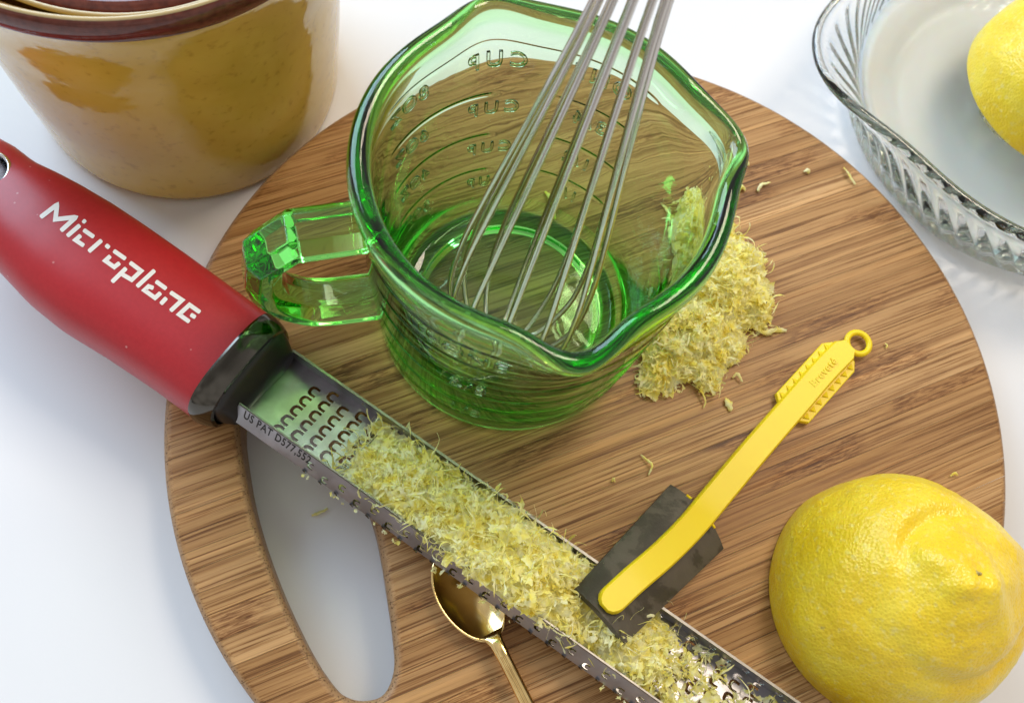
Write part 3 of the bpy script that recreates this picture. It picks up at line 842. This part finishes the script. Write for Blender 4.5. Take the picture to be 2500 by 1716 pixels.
tag(zp, 'heap of fluffy pale yellow lemon zest filling the channel of the zester', 'lemon zest', kind='stuff')

blobs = [(1735, 700, 15, 14.0), (1790, 650, 11, 9.5), (1700, 800, 14, 11), (1650, 850, 12, 8.0), (1750, 830, 10, 7.0), (1800, 720, 12, 9.0), (1620, 900, 7, 5.0), (1590, 935, 4, 2.8),
         (1720, 890, 7, 5.5), (1725, 930, 4, 3.5), (1715, 600, 13, 10), (1700, 540, 9, 6), (1660, 760, 12, 10), (1850, 780, 4, 2.5), (1570, 800, 6, 5)]
bw = [(U(u, v, ZB+1.5), r_, h_) for (u, v, r_, h_) in blobs]
def h_pile(x, yv):
    h = 0
    for (p, r_, h_) in bw:
        d = hypot(x-p.x, yv-p.y)/r_
        if d < 1: h = max(h, h_*(1-d**2.2))
    return h
def samp_pile(r):
    while True:
        p, r_, h_ = bw[r.randrange(len(bw))]
        a = r.uniform(0, 2*pi); q = r.random()**0.5*r_
        x, yv = p.x+q*cos(a), p.y+q*sin(a)
        if hypot(x-CC.x, yv-CC.y) < 40.5: continue
        h = h_pile(x, yv)*(1+0.5*noise.noise(Vector((x*0.2, yv*0.2, 9))))
        if r.random() > (h+2)/14: continue
        k = r.random()**0.4
        return x, yv, ZB+0.3+h*k, ZB+0.1, k > 0.75
V, F = pile(2200, samp_pile, 5, 2.6, 8.0, 0.7, 1.6)
curls(V, F, 300, samp_pile, 19)
mound(V, F, lambda a, b: (a, b, h_pile(a, b) if hypot(a-CC.x, b-CC.y) > 42 else 0), np.arange(20, 110, 0.5), np.arange(70, 190, 0.5), ZB+0.1, 0.78)
V2 = []
for (x, yv, z) in V:
    d = hypot(x-CC.x, yv-CC.y); lim = 39.3+4.4*min(1, max(0, (z-ZB)/70))
    if d < lim: k = lim/d; x = CC.x+(x-CC.x)*k; yv = CC.y+(yv-CC.y)*k
    V2.append((x, yv, z))
zp2 = obj('zest_pile', V2, F, M['zest'], smooth=True)
tag(zp2, 'loose clump of pale lemon zest on the board against the green cup', 'lemon zest', kind='stuff')

# loose shreds, each its own thing
def shred(pts, w, label, seed, z=ZB, broad=False):
    r = random.Random(seed); P3 = bez([U(u, v, z+0.5+dz) for (u, v, dz) in pts], 5*len(pts))
    V = []; n = len(P3)
    for i, p in enumerate(P3):
        t = (P3[min(i+1, n-1)]-P3[max(i-1, 0)]).normalized(); b = t.cross(Vector((0, 0, 1))).normalized()
        q = i/(n-1); k = (math.sin(pi*(0.1+0.8*q)) if broad else 0.55+0.45*math.sin(pi*q))*w*0.5
        tilt = 0.5*math.sin(3*q+seed)
        V += [p+b*k*r.uniform(0.6, 1.2)+Vector((0, 0, k*tilt)), p+Vector((0, 0, 0.25*k)), p-b*k*r.uniform(0.6, 1.2)-Vector((0, 0, k*tilt))]
    V = [(v[0], v[1], max(v[2], z+0.06)) for v in V]
    top = grid_faces(n, 3); m = len(V)
    V2 = V+[(v[0], v[1], v[2]+0.22) for v in V]
    F = [f[::-1] for f in top]+[tuple(i+m for i in f) for f in top]
    for i in range(n-1):
        for j in (0, 2):
            a, b_ = i*3+j, (i+1)*3+j; F.append((a, b_, b_+m, a+m))
    F += [(0, 1, 1+m, m), (1, 2, 2+m, 1+m), (3*n-3, 3*n-2, 3*n-2+m, 3*n-3+m), (3*n-2, 3*n-1, 3*n-1+m, 3*n-2+m)]
    o = fix_normals(obj('zest_shred', V2, F, M['zest']))
    tag(o, label, 'lemon zest', 'loose zest shreds on the board')
shred([(1689, 938, 0), (1712, 955, 1.2), (1722, 980, 0.8), (1717, 996, 0)], 0.55, 'long thin thread of zest on the board just below the zest clump', 1)
shred([(1771, 972, 0.2), (1779, 985, 0.4), (1784, 1004, 0.1)], 2.1, 'broad flat flake of zest between the zest clump and the yellow handle', 2, broad=True)
shred([(1788, 923, 0), (1800, 913, 1.0), (1812, 932, 0.3)], 0.9, 'small hooked zest shred to the right of the zest clump', 3)
shred([(1564, 1110, 0), (1578, 1122, 0.5), (1592, 1136, 0.8), (1583, 1160, 0)], 0.7, 'S-curved zest thread on bare wood between cup and scraper', 4)
shred([(1850, 468, 0), (1858, 452, 0.5), (1880, 446, 0.2)], 1.2, 'pale zest strip beside the right spout of the cup', 5)
shred([(1803, 466, 0), (1812, 456, 0.8), (1820, 466, 0)], 2.0, 'crumb of zest touching the cup below its right spout', 6, broad=True)
shred([(2060, 410, 0), (2071, 424, 0.6), (2088, 452, 0)], 1.1, 'slanted zest strip near the board edge beside the glass juicer', 7)
shred([(1962, 420, 0), (1972, 416, 0.6), (1974, 425, 0)], 1.3, 'tiny zest crumb between cup spout and juicer', 8, broad=True)
shred([(2320, 1163, 0), (2330, 1155, 0.8), (2338, 1160, 0)], 0.8, 'tiny white curl on a knot behind the lemon half', 9)
shred([(1817, 404, 0), (1823, 398, 0.4), (1829, 405, 0)], 1.2, 'tiny zest crumb above the right spout of the cup', 10, broad=True)
shred([(1494, 1176, 0), (1498, 1168, 0.4), (1501, 1177, 0)], 0.8, 'tiny zest crumb on bare wood left of the S-curved thread', 11, broad=True)
shred([(761, 1258, 0), (780, 1252, 0.3), (800, 1241, 0.2)], 1.0, 'olive zest strip on the white table inside the hand slot', 12, z=0.0)
shred([(2160, 838, 0), (2166, 843, 0.3), (2163, 850, 0)], 0.6, 'tiny pale crumb to the right of the yellow hanging loop', 13, broad=True)
shred([(1330, 470, 0.1), (1345, 485, 0.5), (1352, 510, 0.3), (1362, 528, 0)], 2.2, 'zest flake on the board seen through the back of the green cup', 14, broad=True)
shred([(1840, 800, 0), (1866, 812, 0.6), (1892, 806, 0.3), (1920, 808, 0)], 1.5, 'knobbly zest tail sticking out of the clump towards the yellow loop', 15)
shred([(1570, 968, 0), (1580, 940, 0.8), (1600, 925, 1)], 2.6, 'broad zest flake at the lower tip of the clump under the cup', 16, broad=True)

# ------------------------------------------------------------------ yellow scraper with grey pad
scr = empty('zester_scraper', 'yellow plastic scraper with a dark grey rubber pad resting on the zester', 'scraper')
pa, pb, pc, pd = U(1633, 1186, 19.6), U(1762, 1342, 19.6), U(1522, 1574, 33.6), U(1400, 1440, 33.6)
nu, nv = 14, 10; Vt = []; Vb = []
pn = (pb-pa).cross(pd-pa).normalized()
if pn.z < 0: pn = -pn
for i in range(nu):
    q = i/(nu-1)
    for j in range(nv):
        r_ = j/(nv-1); e = pa.lerp(pd, q).lerp(pb.lerp(pc, q), r_)
        e = e+pn*(2.6*(1-(2*r_-1)**2))-Vector((0, 0, 1.2))*math.sin(pi*q)*0.4
        ed = (pd-pa).normalized()*(1.0*(1-(2*r_-1)**2)*(2*q-1)); e = e+ed*0.8
        Vt.append(e+pn*1.1); Vb.append(e-pn*0.9)
n_ = nu*nv; F = grid_faces(nu, nv); F = F+[tuple(i+n_ for i in f[::-1]) for f in F]
for i in range(nu-1):
    for j in (0, nv-1): a, b_ = i*nv+j, (i+1)*nv+j; F.append((a, b_, b_+n_, a+n_))
for j in range(nv-1):
    for i in (0, nu-1): a, b_ = i*nv+j, i*nv+j+1; F.append((a, b_, b_+n_, a+n_))
po = fix_normals(obj('pad', Vt+Vb, F, M['pad'], scr)); sharp(po, 40)
hc = [(1499, 1460, 36.4), (1551, 1412, 35.0), (1621, 1352, 32.0), (1686, 1287, 28.6), (1741, 1221.6, 25.6), (1842, 1101, 22.6), (1942, 986, 21.6), (2007, 910.5, 21.2), (2058, 858, 21.0)]
hpth = bez([U(u, v, z) for u, v, z in hc], 44)
V = []; ph = [(-3.7, -1.7), (-3.55, 0.9), (-3.1, 1.5), (3.1, 1.5), (3.55, 0.9), (3.7, -1.7), (3.3, -2.0), (-3.3, -2.0)]
nh = len(hpth); fr = []
for i, p in enumerate(hpth):
    t = (hpth[min(i+1, nh-1)]-hpth[max(i-1, 0)]).normalized(); sd = t.cross(Vector((0, 0, 1))).normalized(); nn = sd.cross(t)
    fr.append((p, t, sd, nn))
def band(k0, ks):
    V = []
    for (p, t, sd, nn), ws in k0:
        for (a, b_) in ph: V.append(p+sd*a*ws+nn*b_)
    return V
rowsb = []
p, t, sd, nn = fr[0]
for dq, ws in ((-3.9, 0.35), (-3.2, 0.68), (-2.0, 0.90), (-0.8, 0.99)): rowsb.append(((p+t*(dq), t, sd, nn), ws))
for i, f in enumerate(fr): rowsb.append((f, 1.0+0.10*smoothstep(0, 30, i)))
p, t, sd, nn = fr[-1]
for dq, ws in ((1.0, 0.9), (2.4, 0.66)): rowsb.append(((p+t*dq, t, sd, nn), ws))
V = band(rowsb, None); F = grid_faces(len(rowsb), 8, wrap_v=True); F += [tuple(range(8)), tuple((len(rowsb)-1)*8+k for k in range(8))]
hbo = fix_normals(obj('handle', V, F, M['yellow'], scr)); sharp(hbo, 50)
# side grips: flat wings with a row of raised wedges
p_a = U(1928, 1003, 20); p_b = U(2052, 866, 20); gd = (p_b-p_a).normalized(); gs = gd.cross(Vector((0, 0, 1))).normalized(); gl = (p_b-p_a).length
gv = []; outl = [(-1.0, 0.0), (0.6, 6.9), (gl-1.2, 6.9), (gl+1.6, 4.2), (gl+1.6, -4.2), (gl-1.2, -6.9), (0.6, -6.9)]
gm = curve_plate([[(x, yv) for x, yv in [(1.0, -6.3), (gl-1.5, -6.3), (gl+1.2, -4.4), (gl+1.2, 4.4), (gl-1.5, 6.3), (1.0, 6.3), (-0.6, 4.0), (-0.6, -4.0)]]], 0.65, 0.3, 1)
for v in gm.vertices:
    q = p_a+gd*v.co.x+gs*v.co.y+Vector((0, 0, v.co.z-0.3)); v.co = (q.x*S, q.y*S, q.z*S)
gm.polygons.foreach_set('use_smooth', [False]*len(gm.polygons))
put('grip_plate', gm, M['yellow'], scr)
wm = mesh_from('grip_wedge', [(-0.95, 0, 0), (0.95, 0, 0), (0, 1.7, 0), (-0.95, 0, 0.75), (0.95, 0, 0.75), (0, 1.7, 0.2)], [(0, 2, 1), (3, 4, 5), (0, 1, 4, 3), (1, 2, 5, 4), (2, 0, 3, 5)], False)
for sdn in (-1, 1):
    for i in range(8):
        x = 1.9+i*(gl-3.4)/7
        o = put('grip_wedge', wm, M['yellow'], scr)
        q = p_a+gd*x+gs*(4.0*sdn)+Vector((0, 0, 0.62)); o.location = q*S
        o.rotation_euler = (0, 0, math.atan2(gd.y, gd.x)+(pi if sdn > 0 else 0))
tp, tf = [], []
rc = U(2095, 838, 20.0); path = [rc+Vector((3.5*cos(a), 3.5*sin(a), 0)) for a in np.linspace(0, 2*pi, 40)[:-1]]
V, F = tube(path, 0.95, 10, closed=True); obj('hanging_loop', V, F, M['yellow'], scr)
bt = text_mesh('Breveté', 3.4, 0.05, 0.04, 1.1)
b0 = U(2010, 907, 22.9)
for v in bt.vertices:
    q = b0+gd*v.co.x-gs*(v.co.y-1.2)+Vector((0, 0, v.co.z)); v.co = (q.x*S, q.y*S, q.z*S)
put('moulded_lettering', bt, M['yellow'], scr)
for (u, v, du, dv) in ((1676, 1208, 12, 9), (1737, 1276, 8, 13)):
    V, F = tube([U(u, v, 25), U(u+du, v+dv, 25)], 0.4, 6); obj('clip', V, F, M['yellow'], scr)

# ------------------------------------------------------------------ gold spoon
spn = empty('coffee_spoon', 'small gold spoon lying on the board partly under the zester blade', 'spoon')
s0 = U(1205, 1558, ZB+5); s1 = U(1285, 1716, ZB+4); sd_ = (s1-s0); sd_.z = 0; sd_.normalize(); ss_ = Vector((-sd_.y, sd_.x, 0))
bc = s0-sd_*13.0; nr, na = 14, 56; V = []
AL, AW, DP = 13.4, 8.7, 3.6
def sp_w(a):                                  # egg outline, wider towards the tip
    return AW*(1-0.10*cos(a))
for layer in (0, 1):
    for i in range(nr):
        r_ = i/(nr-1)
        for k in range(na):
            a = 2*pi*k/na
            z = ZB+5.3-DP*(1-r_**2.2)+(0 if layer == 0 else -0.75)
            q = bc+sd_*(AL*r_*cos(a)*(1 if layer == 0 else 1.0))+ss_*(sp_w(a)*r_*sin(a)); V.append((q.x, q.y, max(z, ZB+0.05)))
F = []
for layer in (0, 1):
    F += [tuple(i+layer*nr*na for i in f) for f in grid_faces(nr, na, wrap_v=True)]
for k in range(na):
    a = (nr-1)*na+k; b_ = (nr-1)*na+(k+1) % na; F.append((a, b_, b_+nr*na, a+nr*na))
fix_normals(obj('bowl', V, F, M['gold'], spn))
V = []; hs = []
for (d, w, z, th) in ((-1.6, 3.6, 5.0, 0.5), (-0.3, 2.4, 5.6, 0.8), (1.5, 1.9, 6.2, 1.1), (5, 1.75, 6.4, 1.2), (12, 1.75, 5.8, 1.2), (30, 1.9, 4.2, 1.1), (60, 2.4, 2.8, 1.0), (85, 3.2, 2.0, 0.9), (92, 2.4, 1.9, 0.8)):
    hs.append((d, w, z, th))
npz = 16
for (d, w, z, th) in hs:
    for k in range(npz):
        a = 2*pi*k/npz; rid = 1+0.16*cos(6*a)
        q = s0+sd_*d+ss_*(w*cos(a)); V.append((q.x, q.y, ZB+max(0.1, z+th*sin(a)*rid)))
F = grid_faces(len(hs), npz, wrap_v=True); F += [tuple(range(npz)), tuple((len(hs)-1)*npz+k for k in range(npz))]
ho2 = fix_normals(obj('handle', V, F, M['gold'], spn))
for off in (-0.85, 0.0, 0.85):
    pth = [s0+sd_*d+ss_*(off*w/1.9)+Vector((0, 0, ZB-s0.z+z+th*0.86)) for (d, w, z, th) in hs[3:7]]
    V, F = tube(pth, 0.28, 6); obj('handle_ridge', V, F, M['gold'], spn)

# ------------------------------------------------------------------ lemon halves
def lemon(name, label, cx, cy, z0, R, H, tip, seed, nip=1.0):
    root = empty(name, label, 'lemon', 'squeezed lemon halves')
    root.location = (cx*S, cy*S, z0*S)
    n_r, n_a = 110, 220; V = []
    tx, ty = tip
    for i in range(n_r):
        q = i/(n_r-1)                      # 0 rim .. 1 pole
        for k in range(n_a):
            a = 2*pi*k/n_a
            th = q*pi/2
            r = R*cos(th)**0.86; z = H*sin(th)**1.02
            d = Vector((cos(a), sin(a), 0))
            p = d*r+Vector((0, 0, z))
            pl = hypot(p.x, p.y)
            # nipple
            z_n = 4.2*nip*exp(-(hypot(p.x*0.85, p.y*1.1)/9.6)**3.0)*(1+0.35*noise.noise(p*0.16))
            p.z += z_n-1.6*nip*exp(-((pl-13)/4.2)**2)*(0.15+0.85*max(0, cos(a-radians(150))))
            # folds that run round the nipple
            f1 = exp(-((pl-15.5-2.5*cos(a-1.1))/2.2)**2)*max(0, cos(a-radians(135)))**1.5*2.6
            f2 = exp(-((pl-20-5*cos(a+0.9))/2.4)**2)*max(0, cos(a-radians(-52)))**2*2.3
            nd = Vector((p.x/R**2, p.y/R**2, p.z/H**2)).normalized()
            p -= nd*(f1+f2)*nip
            sv = p*0.045+Vector((seed, seed*2, 0))
            p += nd*(1.5*noise.noise(sv)+0.75*noise.noise(sv*2.7)*(0.6+1.6*exp(-((pl-9)/9)**2))+0.16*noise.noise(sv*9))*(0.35+0.65*min(1, q*6))
            k2 = smoothstep(0.25, 1.0, p.z/H)
            p += Vector((tx, ty, 0))*k2
            if i == 0: p = Vector((p.x*0.985, p.y*0.985, 0.25))
            V.append(tuple(p))
    F = grid_faces(n_r, n_a, wrap_v=True)
    fix_normals(obj('peel', V, F, M['lemon'], root))
    Vp = []
    for i in range(8):
        for k in range(n_a):
            a = 2*pi*k/n_a; b0_ = Vector(V[k]); q = 1-i/7
            Vp.append((b0_.x*q*0.995, b0_.y*q*0.995, 0.3+(0 if i == 0 else 1.6+i*0.35)))
    fix_normals(obj('pith', Vp, grid_faces(8, n_a, wrap_v=True), M['pith'], root))
    top = V[(n_r-1)*n_a]
    Vs = []
    for i in range(5):
        for k in range(18):
            a = 2*pi*k/18; rr = 0.9*(1-i/4)*(1+0.25*sin(3*a+i)); Vs.append((top[0]+rr*cos(a), top[1]+rr*sin(a), top[2]-0.35+0.22*i+0.2*sin(4*a+i)))
    fix_normals(obj('stem_scar', Vs, grid_faces(5, 18, wrap_v=True), M['stem_scar'], root))
    return root
lemon('lemon_half', 'squeezed lemon half lying cut side down on the edge of the bamboo board', 119.2, 71.8, ZB, 33.2, 38.5, (3.0, 1.0), 2.0)

# ------------------------------------------------------------------ glass juicer with juice and the other lemon half
JC = Vector((150.5, 260.5))
jui = empty('citrus_juicer', 'clear ribbed glass citrus juicer with a pouring lip on the white table', 'juicer')
jui.location = (JC.x*S, JC.y*S, 0.05*S)
JSP = radians(-163)
def jlip(a): return exp(-(abs(angd(a, JSP))/radians(20))**2.2)
NRIB = 60
prof_j = []
jo = [(0, 3.0), (30, 3.0), (46, 2.6), (50, 0.6), (54, 0.0), (60, 0.8), (64, 3.0), (66.3, 6.5)]
zz_ = np.linspace(8, 30, 20)
jo += [(66.8+5.2*((z-8)/22), z) for z in zz_]
jo += [(72.6, 32), (73.8, 33.2), (74.0, 34.6), (73.2, 35.8), (71.8, 36.2), (70.4, 35.6), (69.6, 34)]
jo += [(69.2-6.5*(k/10)**1.6, 33-23*k/10) for k in range(1, 11)]
jo += [(60.5, 8.2), (57.5, 7.2), (55.6, 6.2), (54, 6.0), (52.5, 6.2), (51.6, 8.4), (50.4, 9.2), (49.2, 8.4), (48.2, 6.2), (40, 6.0), (27, 6.2), (21, 7.2)]
for k in range(1, 15): q = k/14; jo.append((20.5*(1-q**1.7)+0.0, 7.2+30*q))
ji = len(jo)
def j_warp(r, z, a):
    rr = r
    if r > 62 and z < 32.5:
        pass
    return rr, z
V = []
nJ = 1008; m = len(jo)
for i in range(nJ):
    a = 2*pi*i/nJ
    for k, (r, z) in enumerate(jo):
        rr = r
        if 7 <= k <= 28:                                  # swirled ribs outside the wall
            f = smoothstep(6, 10, z)*(1-smoothstep(27, 31, z))
            rr += 0.55*f*(abs(sin(0.5*NRIB*(a+z*0.010)))*2-1.3)
        if k >= 28 and z > 9 and r > 56:
            pass
        g = jlip(a)*smoothstep(10, 36, z)**1.6
        if r > 55: rr += 15.5*g; zl = z-2.2*jlip(a)*smoothstep(28, 36, z)
        else: zl = z
        if r < 21 and z > 7.3: rr = r*(1-0.16*abs(sin(5*a+z*0.03))**0.8)   # ribbed reamer
        V.append((rr*cos(a), rr*sin(a), zl))
fix_normals(obj('bowl', V, grid_faces(nJ, m, wrap_u=True), M['clear_glass'], jui))

jv = [(0.0, 0)]
jp = lathe('lemon_juice', [(20.6, 10.8), (40, 10.8), (58, 10.8), (62.2, 10.9), (61.4, 9.4), (58.5, 8.0), (56, 6.9), (54, 6.4), (40, 6.35), (27, 6.6), (21.5, 7.6), (20.6, 10.8)], 128, M['juice'])
jp.location = (JC.x*S, JC.y*S, 0.05*S)
tag(jp, 'cloudy pale lemon juice pooled in the glass juicer', 'lemon juice')
lemon('lemon_half', 'squeezed lemon half sitting on the cone of the glass juicer', 152.5, 256.0, 27.0, 34.0, 34.0, (0, -2), 5.3, nip=0.4)

# ------------------------------------------------------------------ stoneware pot with lid
PC = Vector((-129.5, 178.0))
pot = empty('stoneware_pot', 'yellow glazed stoneware pot with a dark brown rim beside the board', 'pot')
pot.location = (PC.x*S, PC.y*S, 0.05*S)
pp = [(0, 1.2), (38, 1.2), (42, 0.2), (45.5, 0.0), (47.6, 1.2), (48.5, 4.0)]
for k in range(1, 25):
    z = 4+(94-4)*k/24; pp.append((float(np.interp(z, [4, 8, 31, 62, 80, 88, 94], [48.5, 48.8, 50.6, 52.4, 55.0, 57.2, 59.4])), z))
pp += [(60.0, 95.2), (60.2, 96.4)]
for k in range(1, 9): pass
pin = [(56.2, 97.0), (54.6, 92), (50, 80), (47, 60), (46, 30), (44, 8), (30, 6), (0, 6)]
lathe('body', pp+pin, 160, M['pot'], pot)
rim = [(60.1, 94.8), (61.2, 96.2), (61.6, 99.2), (61.3, 101.4), (60.6, 102.4), (60.2, 102.6)]
lathe('rim_band', rim+[(59.4, 102.4), (58.6, 101.2), (56.0, 98.0), (55.2, 94.5), (54.6, 92.6), (57, 93.6), (60.1, 94.8)], 160, M['brown_glaze'], pot)
lathe('rim_edge', [(60.5, 102.35), (60.2, 102.85), (59.6, 102.9), (59.1, 102.4), (59.0, 101.6), (59.8, 102.1), (60.5, 102.35)], 160, M['cream_glaze'], pot)
lid = empty('pot_lid', 'yellow lid with a brown edge sunk inside the rim of the stoneware pot', 'lid')
lid.location = ((PC.x-0.5)*S, (PC.y+2.0)*S, -6*S)
lathe('plate', [(0, 101.0), (20, 100.5), (38, 99.2), (46.6, 97.6), (46.8, 96.2), (42, 95.4), (0, 95.4)], 120, M['pot'], lid)
lathe('edge_band', [(46.7, 97.7), (48.6, 97.0), (50.2, 96.0), (50.6, 95.0), (50.0, 94.0), (46.7, 94.4), (46.7, 97.7)], 120, M['brown_glaze'], lid)
lathe('edge_line', [(50.1, 96.2), (50.7, 95.8), (51.0, 95.0), (50.5, 94.8), (50.1, 96.2)], 120, M['cream_glaze'], lid)
lathe('knob', [(0, 112), (7, 111.6), (10, 109.5), (10.6, 106.5), (8, 103.5), (7, 100.9), (0, 100.9)], 48, M['brown_glaze'], lid)
